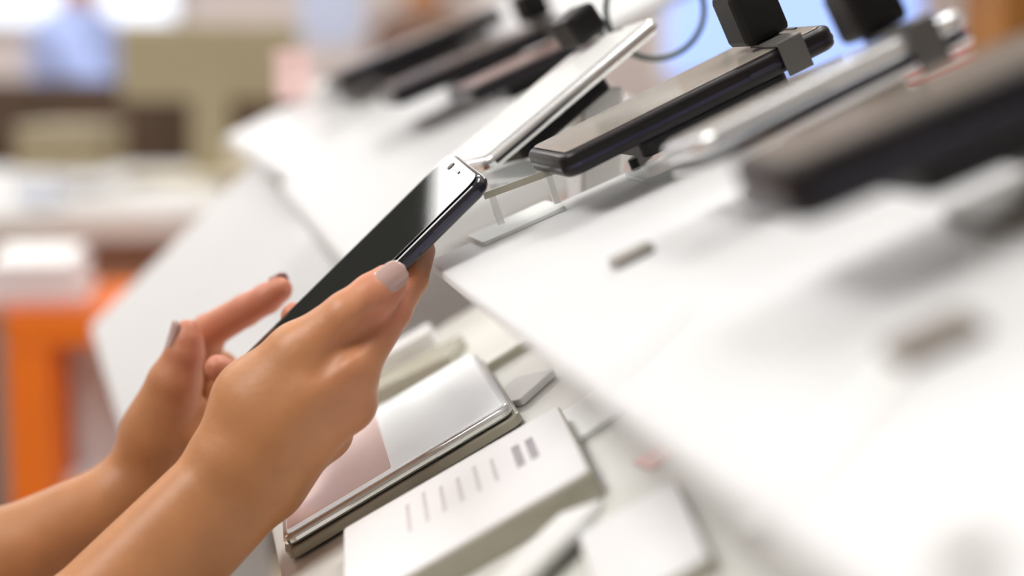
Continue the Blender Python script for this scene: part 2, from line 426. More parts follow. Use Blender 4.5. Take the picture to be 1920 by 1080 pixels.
LH.chain([(M3(372, 820, .905), .0105), (M3(425, 750, .897), .0086), (M3(432, 810, .880), .0078), (M3(398, 840, .868), .0070)])
LH.chain([(M3(362, 870, .888), .0100), (M3(388, 800, .868), .0084), (M3(374, 776, .856), .0072), (M3(356, 818, .849), .0062)])

def arms():
    Vs, Fs, n = [], [], 0
    for s in (RH, LH):
        V, F = s.mesh(0.0011, 2)
        Vs.append(V); Fs.append(F+n); n += len(V)
    # elbows, upper arms, neck and head (outside the frame), coarser
    Bi = np.array(Matrix(((RGT.x, RGT.y, RGT.z), (UPV.x, UPV.y, UPV.z), (FWD.x, FWD.y, FWD.z))))
    wc = lambda x, y, z: Bi @ np.array([x, y, z-CZ])
    lo = SDF(.02)
    for w0, e0, sh in ((M3(60, 1290, .72), M3(-390, 1740, .715), wc(-.56, .60, 1.40)), (M3(-150, 1125, .83), M3(-700, 1420, .80), wc(-.56, 1.00, 1.40))):
        lo.group(.01).chain([(w0, .026), (e0, .035), (sh, .05)])
    lo.group(.02).cone(wc(-.58, .8, 1.38), .07, wc(-.56, .8, 1.56), .055).cone(wc(-.56, .8, 1.64), .085, wc(-.54, .8, 1.70), .095).cone(wc(-.455, .8, 1.62), .012, wc(-.47, .8, 1.67), .008)
    V, F = lo.mesh(.006, 1); Vs.append(V); Fs.append(F+n); n += len(V)
    # camera axes -> world, then into the person's own frame
    B = Matrix(((RGT.x, UPV.x, FWD.x, 0), (RGT.y, UPV.y, FWD.y, 0), (RGT.z, UPV.z, FWD.z, CZ), (0, 0, 0, 1)))
    return sdf_obj('body', np.concatenate(Vs), np.concatenate(Fs), PINV @ B, SKIN, person), B
body, BC = arms()
def flush():        # fingertips and knuckles are a little pinker than the rest of the skin
    me = body.data; n = len(me.vertices); co = np.empty(n*3, np.float32); me.vertices.foreach_get('co', co); co = co.reshape(-1, 3)
    w = np.zeros(n)
    for q, r, k in (((735, 528, .741), .012, 1), ((652, 595, .738), .011, .5), ((790, 478, .78), .012, .8), ((730, 578, .738), .010, .5), ((540, 590, .827), .012, 1), ((405, 690, .827), .016, 1.2),
                    ((662, 692, .715), .013, .15), ((655, 750, .73), .013, .25), ((351, 620, .845), .012, .7), ((524, 543, .853), .018, 1.0), ((391, 622, .872), .012, .6), ((460, 582, .862), .012, .5)):
        c = np.array(PINV @ P(*q)); w += k*np.exp(-((co-c)**2).sum(1)/(2*r*r))
    at = me.attributes.new('flush', 'FLOAT', 'POINT'); at.data.foreach_set('value', np.clip(w, 0, 1).astype(np.float32))
    nt = SKIN.node_tree; b = nt.nodes['Principled BSDF']; src = b.inputs['Base Color'].links[0].from_socket
    an = nt.nodes.new('ShaderNodeAttribute'); an.attribute_name = 'flush'
    mx = nt.nodes.new('ShaderNodeMix'); mx.data_type = 'RGBA'; mx.inputs[7].default_value = (0.66, 0.24, 0.17, 1)
    mt = nt.nodes.new('ShaderNodeMath'); mt.operation = 'MULTIPLY'; mt.inputs[1].default_value = 0.65
    nt.links.new(an.outputs['Fac'], mt.inputs[0]); nt.links.new(mt.outputs[0], mx.inputs[0]); nt.links.new(src, mx.inputs[6]); nt.links.new(mx.outputs[2], b.inputs['Base Color'])
flush()

def nail(name, tip_r, back_r, tip, back, nrm, length, width, m, shift=0.0):
    """varnished nail laid on the finger's surface: tip/back are the last joints, nrm the rough outward direction (camera axes)"""
    s = SDF(.002).group(.002).cone(back, back_r, tip + (tip-back)/np.linalg.norm(tip-back)*0.012, tip_r)
    a = tip-back; a /= np.linalg.norm(a); nrm = nrm - a*(nrm @ a); nrm /= np.linalg.norm(nrm); sd = np.cross(a, nrm)
    NU, NV = 14, 11; pts = []
    for i in range(NU):
        for j in range(NV):
            x = -1+2*i/(NU-1); y = -1+2*j/(NV-1)
            hw = width/2*(max(0.0, 1-abs(x)**3.2))**0.5
            pts.append(tip + a*(shift + length/2*x) + sd*(hw*y) + nrm*0.016)
    p = np.array(pts)
    for _ in range(40):
        p = p - nrm*np.clip(s.eval(p), -0.003, 0.003)[:, None]*0.8
    top = p + nrm*0.0005; bot = p - nrm*0.0012
    b = bmesh.new(); Mx = PINV @ BC
    vt = [b.verts.new(Mx @ Vector(q)) for q in top]; vb = [b.verts.new(Mx @ Vector(q)) for q in bot]
    for i in range(NU-1):
        for j in range(NV-1):
            k = i*NV+j
            b.faces.new((vt[k], vt[k+1], vt[k+NV+1], vt[k+NV])); b.faces.new((vb[k], vb[k+NV], vb[k+NV+1], vb[k+1]))
    for i in range(NU-1):
        for k0, k1 in ((i*NV, (i+1)*NV), ((i+1)*NV+NV-1, i*NV+NV-1)): b.faces.new((vt[k0], vt[k1], vb[k1], vb[k0]))
    bmesh.ops.remove_doubles(b, verts=b.verts, dist=0.00005)
    bmesh.ops.recalc_face_normals(b, faces=list(b.faces))
    return mesh_obj(name, b, m, person, smooth=True)
nail('fingernail', .0088, .0104, M3(727, 533, .739), M3(652, 593, .732), np.array([.05, .25, -1.0]), .0150, .0125, NAIL, 0.0012)
nail('fingernail', .0064, .0098, M3(351, 624, .845), M3(346, 664, .846), np.array([-.9, .1, -.55]), .0150, .0085, NAIL, -0.0015)
nail('fingernail', .0066, .0082, M3(524, 543, .853), M3(460, 582, .862), np.array([-.3, .75, .6]), .0100, .0088, NAILD, 0.0004)

def clothes():
    Pm = np.array(PINV)
    v = lambda x, y, z: np.array([x+.42, y-.8, z])
    sw = lambda px, py, dd: np.array(PINV @ P(px, py, dd))
    s_ = SDF(.04); s_.group(.05).cone(v(-.58,.74,1.0), .12, v(-.58,.74,1.34), .125).cone(v(-.58,.86,1.0), .12, v(-.58,.86,1.34), .125).cone(v(-.58,.64,1.39), .07, v(-.58,.96,1.39), .07)
    for e0, sh in (((-390, 1740, .715), (-.56, .60, 1.40)), ((-700, 1420, .80), (-.56, 1.0, 1.40))):
        e1 = sw(*e0); s1 = v(*sh); s_.cone(s1, .075, s1*.35+e1*.65, .062)
    V, F = s_.mesh(.010, 1); sdf_obj('shirt', V, F, Matrix.Identity(4), mat('navy_cotton', (0.05, 0.06, 0.10), 0.8), person)
    tr = SDF(.03); tr.group(.03).cone(v(-.58,.73,.96), .125, v(-.58,.87,.96), .125)
    for y in (.72, .88): tr.chain([(v(-.58,y,.9), .10), (v(-.57,y,.5), .07), (v(-.58,y,.09), .055)])
    V, F = tr.mesh(.012, 1); sdf_obj('trousers', V, F, Matrix.Identity(4), mat('blue_denim', (0.06, 0.09, 0.16), 0.8), person)
    for y in (.72, .88):
        q = SDF(.02); q.group(.02).cone(v(-.62,y,.045), .045, v(-.44,y,.035), .035); V, F = q.mesh(.010, 1); sdf_obj('shoe', V, F, Matrix.Identity(4), BLACK, person)
    h = SDF(.03); h.group(.03).cone(v(-.575,.8,1.69), .105, v(-.56,.8,1.72), .10).cone(v(-.61,.8,1.48), .07, v(-.59,.8,1.66), .1)
    V, F = h.mesh(.010, 1); sdf_obj('hair', V, F, Matrix.Identity(4), mat('brown_hair', (0.08, 0.04, 0.02), 0.5), person)
clothes()

# ------------------------------------------------------------------ display phones on their stands
def loc_of(mw, p): return mw.inverted() @ p
def px_frame(A, B, wd, yaw=0.0, roll=0.0):
    """frame of a flat thing whose near long edge runs A->B and whose width recedes along the counter"""
    u = (B-A).normalized(); w = Vector((math.sin(math.radians(yaw)), math.cos(math.radians(yaw)), -math.sin(math.radians(roll))))
    w = (w-u*w.dot(u)).normalized()
    return frame((A+B)/2 + w*wd/2, u, w), (B-A).length
# far modules first, so that the stands can find their footing on them
def module(label, corner, near, up, ulen, m, th=0.02):
    ey = (corner-near); Lh = ey.length; ey.normalize(); ex = up
    ex = (ex - ey*ex.dot(ey)).normalized(); mw = frame(near, ex, ey)
    t = thing('display_module', label, 'counter', mw, 'white display modules further along')
    t['run'] = Lh
    mesh_obj('panel', box_bm(0, ulen, 0, Lh, -th, 0, 0.004), m, t)
    bpy.context.view_layer.update()
    # plinth below, upright
    c = mw @ Vector((ulen*0.5, Lh*0.68, -th)); zc = (mw @ Vector((0.02, 0, -th))).z
    b = box_bm(-ulen*0.22, ulen*0.22, -Lh*0.2, Lh*0.2, -c.z+0.001, -0.02-ulen*0.2)
    o = mesh_obj('plinth', b, WHITE); o.parent = t; o.matrix_parent_inverse = t.matrix_world.inverted(); o.matrix_world = T(c.x, c.y, c.z)
    return t
F_ = module('wide white steep module behind the lifted hand', P(165, 612, 1.45), P(250, 900, 1.16), P(300, 478, 1.451)-P(165, 612, 1.45), 0.20, MODW)
H_ = module('white sloping module between lifted fingertip and the farthest phones', P(520, 345, 1.22), P(652, 500, 1.03), slope(24), 0.22, MODW)
G_ = module('upper white module whose corner points left beneath the farthest phone', P(418, 256, 1.52), P(556, 346, 1.28), slope(25), 0.36, MODW, .012)
BOARDS = [(mwL, -.062, .36, -.55, .30), (mwR, 0, .19, -.64, 0)]
for m_, ul in ((F_, .20), (H_, .22), (G_, .36)):
    BOARDS.append((m_.matrix_world.copy(), 0, ul, 0, m_['run']))
    del m_['run']
def counter_hit(p):                       # height of the counter surface under a world point
    zs = []
    for mw, x0, x1, y0, y1 in BOARDS:
        n = mw.to_3x3().col[2]; o = mw.translation
        z = o.z - ((p.x-o.x)*n.x + (p.y-o.y)*n.y)/n.z
        q = mw.inverted() @ Vector((p.x, p.y, z))
        if x0 <= q.x <= x1 and y0 <= q.y <= y1: zs.append((z, mw))
    zs = [q for q in zs if q[0] < p.z] or zs
    return max(zs, key=lambda q: q[0]) if zs else (None, mwR)
def display_phone(name, label, A, B, wd, th, bodym, scrm, rimm, rad=0.008, scr_in=0.004, group='display phones on the upper step', yaw=0.0, lens=True, roll=0.0):
    mw, L = px_frame(A, B, wd, yaw, roll)
    t = thing(name, label, 'phone', mw, group)
    phone_parts(t, L, wd, th, rad, bodym, scrm, rimm, lens=lens, scr_in=scr_in)
    return mw, L
def display_stand(label, mw, L, wd, th, px, pm, clampp=None, csz=(0.022, 0.026, 0.02), plate=(0.1, 0.3), base_x=0.0, platem=None, strap=True):
    """plate behind the phone, post to the counter, foot, and the black anti-theft sensor clipped over the top edge"""
    foot_w = mw @ Vector((base_x, 0, -th-0.006)); z, bmw = counter_hit(foot_w)
    if z is None: z = foot_w.z-0.06
    z = min(z, foot_w.z-0.012)
    t = thing('phone_stand', label, 'stand', T(foot_w.x, foot_w.y, z), 'acrylic phone stands on the counter')
    inv = T(-foot_w.x, -foot_w.y, -z)
    m = inv @ mw
    mesh_obj('back_plate', plate_bm(L*plate[1], wd*0.7, 0.006, -th-0.0085, -th-0.0006, 0.0015), platem or BLACK, t, m @ T(L*plate[0], 0, 0))
    b = bmesh.new(); h = foot_w.z-z
    box_bm(-0.011, 0.011, -0.016, 0.016, 0.0075, max(h-0.002, 0.004), 0.002, b)
    mesh_obj('post', b, pm, t)
    mesh_obj('foot', plate_bm(0.05, 0.045, 0.006, 0.0008, 0.004, 0.001), pm, t, frame(Vector((0, 0, 0)), bmw.to_3x3().col[0], bmw.to_3x3().col[1]))
    if clampp is not None:
        l = Vector((clampp[0]*L, clampp[1]*wd, clampp[2]))
        mesh_obj('sensor_block', box_bm(-csz[0]/2, csz[0]/2, -csz[1]/2, csz[1]/2, 0.0032, max(l.z, 0)+csz[2], 0.003), BLACK, t, m @ T(l.x, l.y, 0))
        if not strap: return t
        b = bmesh.new(); w2 = wd/2+0.0015
        box_bm(-0.006, 0.006, -w2, l.y, 0.0012, 0.0030, 0.0005, b)
        box_bm(-0.006, 0.006, -w2-0.0015, -w2, -th-0.002, 0.0030, 0.0005, b)
        mesh_obj('strap', b, STRAP, t, m @ T(l.x, 0, 0))
    return t

SLATE = mat('slate_body', (0.010, 0.008, 0.009), 0.35, var=0.15, spec=0.3)
# C: dark tablet-like phone, sharpest of the row
mC, LC = display_phone('smartphone', 'thick black phone on the middle stand with a grey-brown screen, its lower left corner sharp', P(1050, 297, .72), P(1562, 42, .74), .068, .0105, SLATE, SCR_TAUPE, DARKMET, roll=-1)
display_stand('clear stand under the thick black phone with grey-brown screen', mC, LC, .068, .0105, 0, CLEAR, (0.335, -0.05, 0.008), plate=(0.05, 0.55))
# D: white phone tilted steeply
mD, LD = display_phone('smartphone', 'white phone with silver sides tilted steepest, right above the held phone', P(908, 302, .81), P(1232, 28, .86), .062, .0075, SILVER, SCR_WHITE, CHROME, rad=0.007, yaw=-6)
display_stand('black-backed stand holding the steep white and silver phone', mD, LD, .062, .0075, 0, OPAL, (0.40, 0.30, 0.0), plate=(-0.05, 0.5), csz=(0.020, 0.022, 0.02), base_x=0.03, strap=False)
# B: silver phone with a dark seam along its side
mB, LB = display_phone('smartphone', 'silver phone with pale screen and dark line along its thick side, second from the right', P(1300, 262, .575), P(1812, 8, .585), .064, .0075, SILVER, mat('pale_grey_screen', (0.42, 0.40, 0.36), 0.15, var=0.05), CHROME, rad=0.009, roll=7)
sB = display_stand('pale cradle with a dark gasket under the silver phone with a dark side line', mB, LB, .064, .0125, 0, FROST, (0.32, 0.1, 0.004), plate=(0.1, 0.32), platem=TAUPE, csz=(0.02, 0.026, 0.02))
mb_ = T(-sB.location.x, -sB.location.y, -sB.location.z) @ mB
mesh_obj('gasket', plate_bm(LB*.86, .0635, .006, -.0104, -.0077), DARKMET, sB, mb_ @ T(.006, 0, 0))
mesh_obj('cradle', plate_bm(LB*.98, .064, .006, -.0125, -.0106, .0008), OPAL, sB, mb_)
# A: nearest phone, very blurred
mA, LA = display_phone('smartphone', 'nearest phone, dark with a brown-grey screen, cut by the right edge of the picture', P(1470, 318, .43), P(2120, 40, .44), .056, .016, SLATE, mat('brown_grey_screen', (0.16, 0.135, 0.11), 0.16, var=0.05), DARKMET, rad=0.009, roll=1)
display_stand('brown-grey stand with a large black block under the nearest phone', mA, LA, .056, .016, 0, TAUPE, None, plate=(0.12, 0.5), base_x=0.035)
# E, F, G: phones further along
mE, LE = display_phone('smartphone', 'dark phone with a dusky pink screen right behind the steep white phone', P(885, 166, 1.02), P(1140, 48, 1.04), .07, .009, SLATE, mat('dusky_pink_screen', (0.30, 0.20, 0.18), 0.2), DARKMET)
display_stand('clear stand under the dark phone directly behind the steep white phone', mE, LE, .07, .009, 0, CLEAR, None, plate=(0, 0.5))
mF, LF = display_phone('smartphone', 'dark phone with brown screen, second from the far end of the row', P(735, 168, 1.18), P(1060, 30, 1.2), .085, .013, SLATE, mat('brown_screen', (0.17, 0.13, 0.11), 0.2), DARKMET)
display_stand('stand with black sensor at the tip of the second farthest phone', mF, LF, .085, .013, 0, CLEAR, (0.42, 0.0, 0.0), plate=(0.05, 0.4), csz=(0.022, 0.03, 0.026))
mG, LG = display_phone('smartphone', 'farthest phone of the row, with grey-beige screen and a white lit lower end', P(630, 140, 1.38), P(940, 10, 1.4), .105, .013, SLATE, mat('grey_beige_screen', (0.24, 0.21, 0.17), 0.2), DARKMET)
display_stand('clear stand under the farthest phone of the row', mG, LG, .105, .013, 0, CLEAR, None, plate=(0, 0.5))

def flat(name, label, cat, A, B, wd, th, m, group=None, yaw=0.0, bev=0.0006, edge=None, part='card', rad=0.002):
    """a thin flat thing: its top near edge runs A->B"""
    mw, L = px_frame(A, B, wd, yaw)
    t = thing(name, label, cat, mw, group)
    if edge:
        mesh_obj('backing', plate_bm(L, wd, rad, -th, -0.0009, bev), edge, t)
        mesh_obj(part, plate_bm(L-0.002, wd-0.002, rad, -0.0008, 0.0, 0.0002), m, t)
    else: mesh_obj(part, plate_bm(L, wd, rad, -th, 0.0, bev), m, t)
    return t, mw, L

# ------------------------------------------------------------------ lower row: tablet, info block, price cards, painted glare
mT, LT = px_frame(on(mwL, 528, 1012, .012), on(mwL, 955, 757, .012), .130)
tb = thing('tablet', 'silver tablet with white glare and a pink reflection painted on its screen, lying on the lower board below the hand', 'tablet', mT)
phone_parts(tb, LT, .130, .0055, .006, SILVER, mat('white_glare_screen', (0.84, 0.86, 0.86), 0.06, var=0.02, scale=9, emit=(0.93, 0.98, 1.0), es=0.30), CHROME, lens=False)  # white colour and emission paint the glare on the screen
mesh_obj('pink_reflection', plate_bm(LT*.46, .118, .002, .00075, .0009), mat('pale_pink_reflection', (0.78, 0.60, 0.56), 0.1, var=0.05, scale=14, emit=(1.0, 0.80, 0.77), es=0.15), tb, T(-LT*.24, 0, 0))  # reflection of the hand painted as a faintly glowing pink plate
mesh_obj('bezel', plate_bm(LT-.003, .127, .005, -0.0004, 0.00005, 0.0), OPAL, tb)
mesh_obj('under_tray', plate_bm(LT+.004, .134, .007, -0.0105, -0.0058, 0.001), EDGE, tb)

ib, mI, LI = flat('info_block', 'white information block with grey print, nearest card below the silver tablet', 'sign',
                  on(mwL, 640, 1150, .012), on(mwL, 1108, 880, .012), .098, .0118, CARD, edge=EDGE, part='printed_face')
def print_rows(t, L, wd):
    rnd = random.Random(4); k = 0
    for row, (x, n, h) in enumerate(((L*0.335, 1, 0.0036), (L*0.275, 1, 0.0036))):
        b = bmesh.new(); y = -wd*0.02
        for i in range(7):
            w = rnd.uniform(.0028, .0042); box_bm(x-h/2, x+h/2, y, y+w, 0.0, 0.0002, 0, b); y += w+0.0009
        mesh_obj('headline_print', b, INK, t)
    for row in range(6):
        x = L*(0.17-0.075*row); b = bmesh.new(); y = -wd*0.03
        for i in range(rnd.randint(8, 11)):
            w = rnd.uniform(.0016, .0034); box_bm(x-.0009, x+.0009, y, y+w, 0.0, 0.0002, 0, b); y += w+0.001
        mesh_obj('small_print', b, mat('pale_print', (0.66, 0.62, 0.64), 0.6), t)
print_rows(ib, LI, .098)

flat('card_and_glare', 'pale grey price card at the bottom edge right of the info block', 'card', on(mwL, 1120, 1160, .006), on(mwL, 1335, 1042, .006), .075, .0057, CARD, edge=EDGE)
flat('card_and_glare', 'painted white glare streak between info block and the pale grey card', 'card', on(mwL, 930, 1130, .010), on(mwL, 1128, 935, .010), .026, .004, PAPER_GLARE, yaw=12)  # white plate painting a glossy reflection
flat('tag_and_glare', 'small painted white glare left of the pink sticker', 'tag', on(mwL, 1062, 836, .003), on(mwL, 1196, 745, .003), .045, .0028, PAPER_GLARE)  # white plate in place of glare on the acrylic
flat('tag_and_glare', 'pale wedge-shaped tag at the upper right corner of the tablet', 'tag', on(mwL, 975, 748, .004), on(mwL, 1040, 690, .004), .030, .0037, OPAL)
flat('sticker', 'small pink square sticker on the lower board', 'sticker', on(mwL, 1222, 880, .001), on(mwL, 1268, 848, .001), .020, .0008, PINK)
flat('dark_gap_strip', 'thin olive strip standing in for the gap line above the tablet beside the hand', 'gapline', on(mwL, 892, 697, .005), on(mwL, 1003, 628, .005), .004, .0047, EDGE)  # dark strip standing in for the gap line above the tablet
flat('acrylic_tray', 'shaded olive acrylic tray behind the hand and the tablet', 'tray', on(mwL, 560, 800, .008), on(mwL, 838, 668, .008), .034, .0077, EDGE, part='tray_floor')
flat('acrylic_tray', 'white raised tray rim touching the knuckles of the hand', 'tray', on(mwL, 600, 735, .016), on(mwL, 806, 618, .016), .02, .0157, OPAL, part='tray_rim')

# ------------------------------------------------------------------ on the upper step
flat('card_and_glare', 'crisp white card lying on the step just right of the held phone', 'card', on(mwR, 905, 455, .0022), on(mwR, 1060, 385, .0022), .04, .002, PAPER_GLARE)
flat('acrylic_platform', 'clear acrylic platform with a grey front edge under the thick black phone', 'panel', P(905, 362, .765), P(1042, 312, .77), .07, .003, CLEAR, part='sheet')
_, mE2, LE2 = flat('cable_plug', 'small black cable plug on the step below the thick black phone', 'plug', on(mwR, 1192, 296, .006), on(mwR, 1218, 272, .006), .005, .0058, BLACK, part='plug_body')
pl_ = [o for o in COL.objects if o.name == 'acrylic_platform'][0]
Lp = (P(1042, 312, .77)-P(905, 362, .765)).length
mesh_obj('front_edge', box_bm(-Lp/2, Lp/2, -.0362, -.0352, -.003, 0.0), EDGE, pl_)
for x in (-Lp/2+.004, Lp/2-.004): mesh_obj('support', box_bm(x-.0015, x+.0015, -.033, -.030, -.0165, -.0032), FROST, pl_)
def glare_streak(label, A, B, h, th, m):  # white strip painted where light glints on the acrylic
    u = (B-A).normalized(); mw = frame((A+B)/2, u, YAX); L = (B-A).length
    t = thing('painted_glare', label, 'glare_mark', mw, 'painted glare streaks across the counter')
    b = box_bm(-L/2, L/2, -th/2, th/2, -h, 0, min(th*0.3, 0.0012)); mesh_obj('strip', b, m, t)
glare_streak('thin painted glare streak on the step in the middle of the picture', on(mwR, 1140, 704, .0015), on(mwR, 1292, 568, .0015), .0011, .003, PAPER_GLARE)
glare_streak('broad painted glare streak on the step near the bottom right', on(mwR, 1455, 915, .0015), on(mwR, 1680, 680, .0015), .0011, .006, PAPER_GLARE)
flat('tag_and_glare', 'painted white glare at the lower end of the broad streak', 'tag', on(mwL, 1390, 1000, .006), on(mwL, 1510, 932, .006), .012, .0057, PAPER_GLARE)  # painted end of the same reflection streak

flat('step_slab', 'brown-grey slab on the step right of the broad glare streak', 'slab', on(mwR, 1690, 668, .004), on(mwR, 1850, 596, .004), .016, .0038, TAUPE, part='block')  # low slabs, darker than the step
flat('step_slab', 'small grey slab on the step below the silver phone', 'slab', on(mwR, 1152, 488, .004), on(mwR, 1225, 452, .004), .008, .0038, GREY, part='block')
flat('step_slab', 'brown slab at the bottom right corner of the step', 'slab', on(mwR, 1815, 1062, .004), on(mwR, 1880, 1010, .004), .008, .0038, TAUPE, part='block')

# security cord loop behind the white phone
pts = []
cc = C3(1228, 18, .93)
for k in range(40):
    a = math.radians(-215+300*k/39)
    pts.append(P(1228+92*math.cos(a), 18-92*math.sin(a), .93+0.012*math.sin(a*0.5)))
cord = mesh_obj('security_cord', tube_bm(pts, 0.0017, 8), mat('green_black_cord', (0.03, 0.06, 0.05), 0.4), smooth=True)
tag(cord, 'dark green security cord looped behind the steep white phone', 'cord')

# ------------------------------------------------------------------ further display modules
bpy.context.view_layer.update()
flat('card_and_glare', 'painted white glare at the lower end of the farthest phone', 'card', on(G_.matrix_world, 588, 168, .014), on(G_.matrix_world, 690, 118, .014), .08, .0130, PAPER_GLARE)  # white plate painting the light reflected by the phone's lower end
flat('card_and_glare', 'slim bright white strip under the far phones', 'card', on(G_.matrix_world, 606, 236, .006), on(G_.matrix_world, 742, 166, .006), .03, .0055, PAPER_GLARE)  # thin white plate on the far module

pc = on(G_.matrix_world, 552, 188, .0015)
t = thing('carton', 'small rosy carton standing at the far corner of the upper white module', 'box', T(*pc))
mesh_obj('body', box_bm(-.016, .014, -.010, .012, 0, .036, .002), PINK, t)
mesh_obj('lid', box_bm(-.017, .015, -.011, .013, .0365, .044, .002), PINK, t)
hs = P(622, 84, 3.4)
t = thing('hanging_sign', 'pale blue hanging sign with rounded lower corners above the farthest phones', 'sign', T(hs.x, hs.y, hs.z))
mesh_obj('board', plate_bm(.125, .70, .04, -.01, .01, .003), mat('pale_blue_board', (0.62, 0.70, 0.92), 0.4), t, T(0, 0, .35) @ Matrix.Rotation(math.radians(90), 4, 'X'))
for x in (-.04, .04): mesh_obj('wire', tube_bm([(x, 0, .7), (x, 0, 3.199-hs.z)], .002, 6), GREY, t)

# ------------------------------------------------------------------ background: side table, monitor, stand, people, cabinet
tt = thing('side_table', 'white table with thick top behind the orange stand', 'table', T(*P(190, 420, 2.3).xy, 0))
p0 = P(-250, 402, 2.3); p1 = P(440, 402, 2.3); zt = p0.z
def wbox(name, m, par, x0, x1, y0, y1, z0, z1, bev=0.003):
    o = mesh_obj(name, box_bm(x0, x1, y0, y1, z0, z1, bev), m); o.parent = par
    o.matrix_parent_inverse = par.matrix_world.inverted(); return o
bpy.context.view_layer.update()
wbox('table_top', mat('table_grey_white', (0.60, 0.59, 0.57), 0.4, var=0.03, scale=5), tt, p0.x, p1.x, p0.y, p0.y+1.2, zt-.045, zt, .006)
wbox('apron', mat('brown_panel', (0.30, 0.17, 0.11), 0.5), tt, p0.x+.05, p1.x-.01, p0.y+.03, p0.y+.06, zt-.16, zt-.046)
for x in (p0.x+.05, p1.x-.06):
    for y in (p0.y+.07, p0.y+1.12): wbox('leg', WHITE, tt, x, x+.045, y, y+.045, 0, zt-.046)
OLIVEB = mat('olive_beige', (0.36, 0.31, 0.20), 0.5, var=0.04)
CREAM = mat('cream_plastic', (0.66, 0.60, 0.45), 0.45)
mp = P(395, 200, 3.0)
mo = thing('monitor', 'olive-beige back of a desktop monitor on the white side table', 'monitor', T(mp.x, mp.y, zt+.001))
s = 3.0/3200
hz = P(395, 190, 3.0).z-zt; ht = P(395, 45, 3.0).z-zt
mesh_obj('rear_shell', box_bm(-.155, .155, -.02, .02, hz, ht, .008), OLIVEB, mo)
mesh_obj('neck', box_bm(-.035, .035, -.03, -.012, .012, hz+.03, .005), OLIVEB, mo)
mesh_obj('foot', plate_bm(.30, .19, .03, 0, .014, .004), CREAM, mo)
mesh_obj('screen', box_bm(-.145, .145, .0205, .022, hz+.012, ht-.012), BLACKGL, mo)
def simple_box(name, label, cat, px0, px1, py0, py1, d, dep, m, lidm=None, group=None):
    a = P(px0, py1, d); b = P(px1, py1, d); c = P(px0, py0, d); w = (b-a).length; h = c.z-a.z
    ctr_ = (a+b)/2; mw = frame(ctr_, Vector((b.x-a.x, b.y-a.y, 0)), Vector((-(b.y-a.y), b.x-a.x, 0)))
    t = thing(name, label, cat, mw, group)
    mesh_obj('body', box_bm(-w/2, w/2, 0, dep, 0, h*(0.8 if lidm else 1), .004), m, t)
    if lidm: mesh_obj('lid', box_bm(-w/2-.002, w/2+.002, -.002, dep+.002, h*.8+.0005, h, .003), lidm, t)
    return t
simple_box('box', 'low cream box beside the monitor foot', 'box', 425, 545, 262, 318, 2.75, .16, CREAM, CREAM)
simple_box('box', 'low khaki box at the left of the side table', 'box', 30, 185, 235, 322, 2.7, .2, mat('khaki_card', (0.30, 0.25, 0.15), 0.6), mat('khaki_lid', (0.36, 0.31, 0.21), 0.6))
simple_box('cup', 'small white-blue box at the table edge above the orange stand', 'box', 30, 105, 325, 385, 2.4, .06, mat('ice_white', (0.75, 0.80, 0.9), 0.4), WHITE)
# brown cabinet behind the table
cb = thing('cabinet', 'low dark brown cabinet standing behind the side table', 'cabinet', T(P(250, 150, 4.2).x, P(250, 150, 4.2).y, 0))
zc = P(250, 150, 4.2).z
BROWN = mat('dark_brown_wood', (0.06, 0.032, 0.016), 0.5, var=0.2, scale=5)
mesh_obj('carcass', box_bm(-.55, .42, 0, .4, 0, zc, .006), BROWN, cb)
for i in range(3):
    d_ = mesh_obj('door', box_bm(-.54+.32*i, -.54+.31*(i+1)+.01*i, -.018, -.001, .08, zc-.04, .003), BROWN, cb)
    h = mesh_obj('handle', box_bm(-.25+.32*i, -.235+.32*i, -.034, -.0185, zc*.5, zc*.5+.12, .003), GREY, d_)

# orange stand with stacked pink-white boxes
oz = P(90, 585, 2.0); lx = P(8, 585, 2.0); rx = P(330, 585, 2.0)
os_ = thing('display_stand', 'orange open-fronted stand beside the lower left arm', 'stand', T(oz.x, oz.y, 0))
bpy.context.view_layer.update()
zt2 = oz.z; x0, x1 = lx.x, rx.x
wbox('top', ORANGE, os_, x0, x1, oz.y, oz.y+.3, zt2-.042, zt2)
for xa in (x0, x1-.052):
    wbox('post', ORANGE, os_, xa, xa+.052, oz.y, oz.y+.05, 0, zt2-.0425)
    wbox('post', ORANGE, os_, xa, xa+.052, oz.y+.25, oz.y+.3, 0, zt2-.0425)
wbox('shelf', WHITE, os_, x0+.053, x1-.053, oz.y+.01, oz.y+.29, zt2-.27, zt2-.25)
wbox('back_panel', mat('pale_back_panel', (0.72, 0.66, 0.66), 0.5), os_, x0+.053, x1-.053, oz.y+.27, oz.y+.285, .2, zt2-.043)
z = zt2+.001; xa, xb = P(-30, 585, 2.0).x, P(160, 585, 2.0).x; xm, xw = (xa+xb)/2, (xb-xa)/2
for i, (h, lab) in enumerate(((.013, 'lowest pale pink box on the orange stand'), (.015, 'second pale pink box above the orange stand'), (.013, 'third pinkish white box in the stack on the orange stand'), (.012, 'topmost pinkish white box of the stack on the orange stand'))):
    t = thing('carton', lab, 'box', T(xm-.005*(i % 2), oz.y+.02, z), 'pale cartons stacked on the orange stand')
    wd2 = xw-.003*i
    mesh_obj('body', box_bm(-wd2, wd2, 0, .24, 0, h-.002, .002), mat('pinkish_carton' if i else 'salmon_carton', (0.80, 0.66, 0.67) if i else (0.80, 0.42, 0.36), 0.35), t)
    mesh_obj('white_edge', box_bm(-wd2, wd2, -.001, .239, h-.0019, h, .0005), PAPER_GLARE, t)
    z += h+.0005

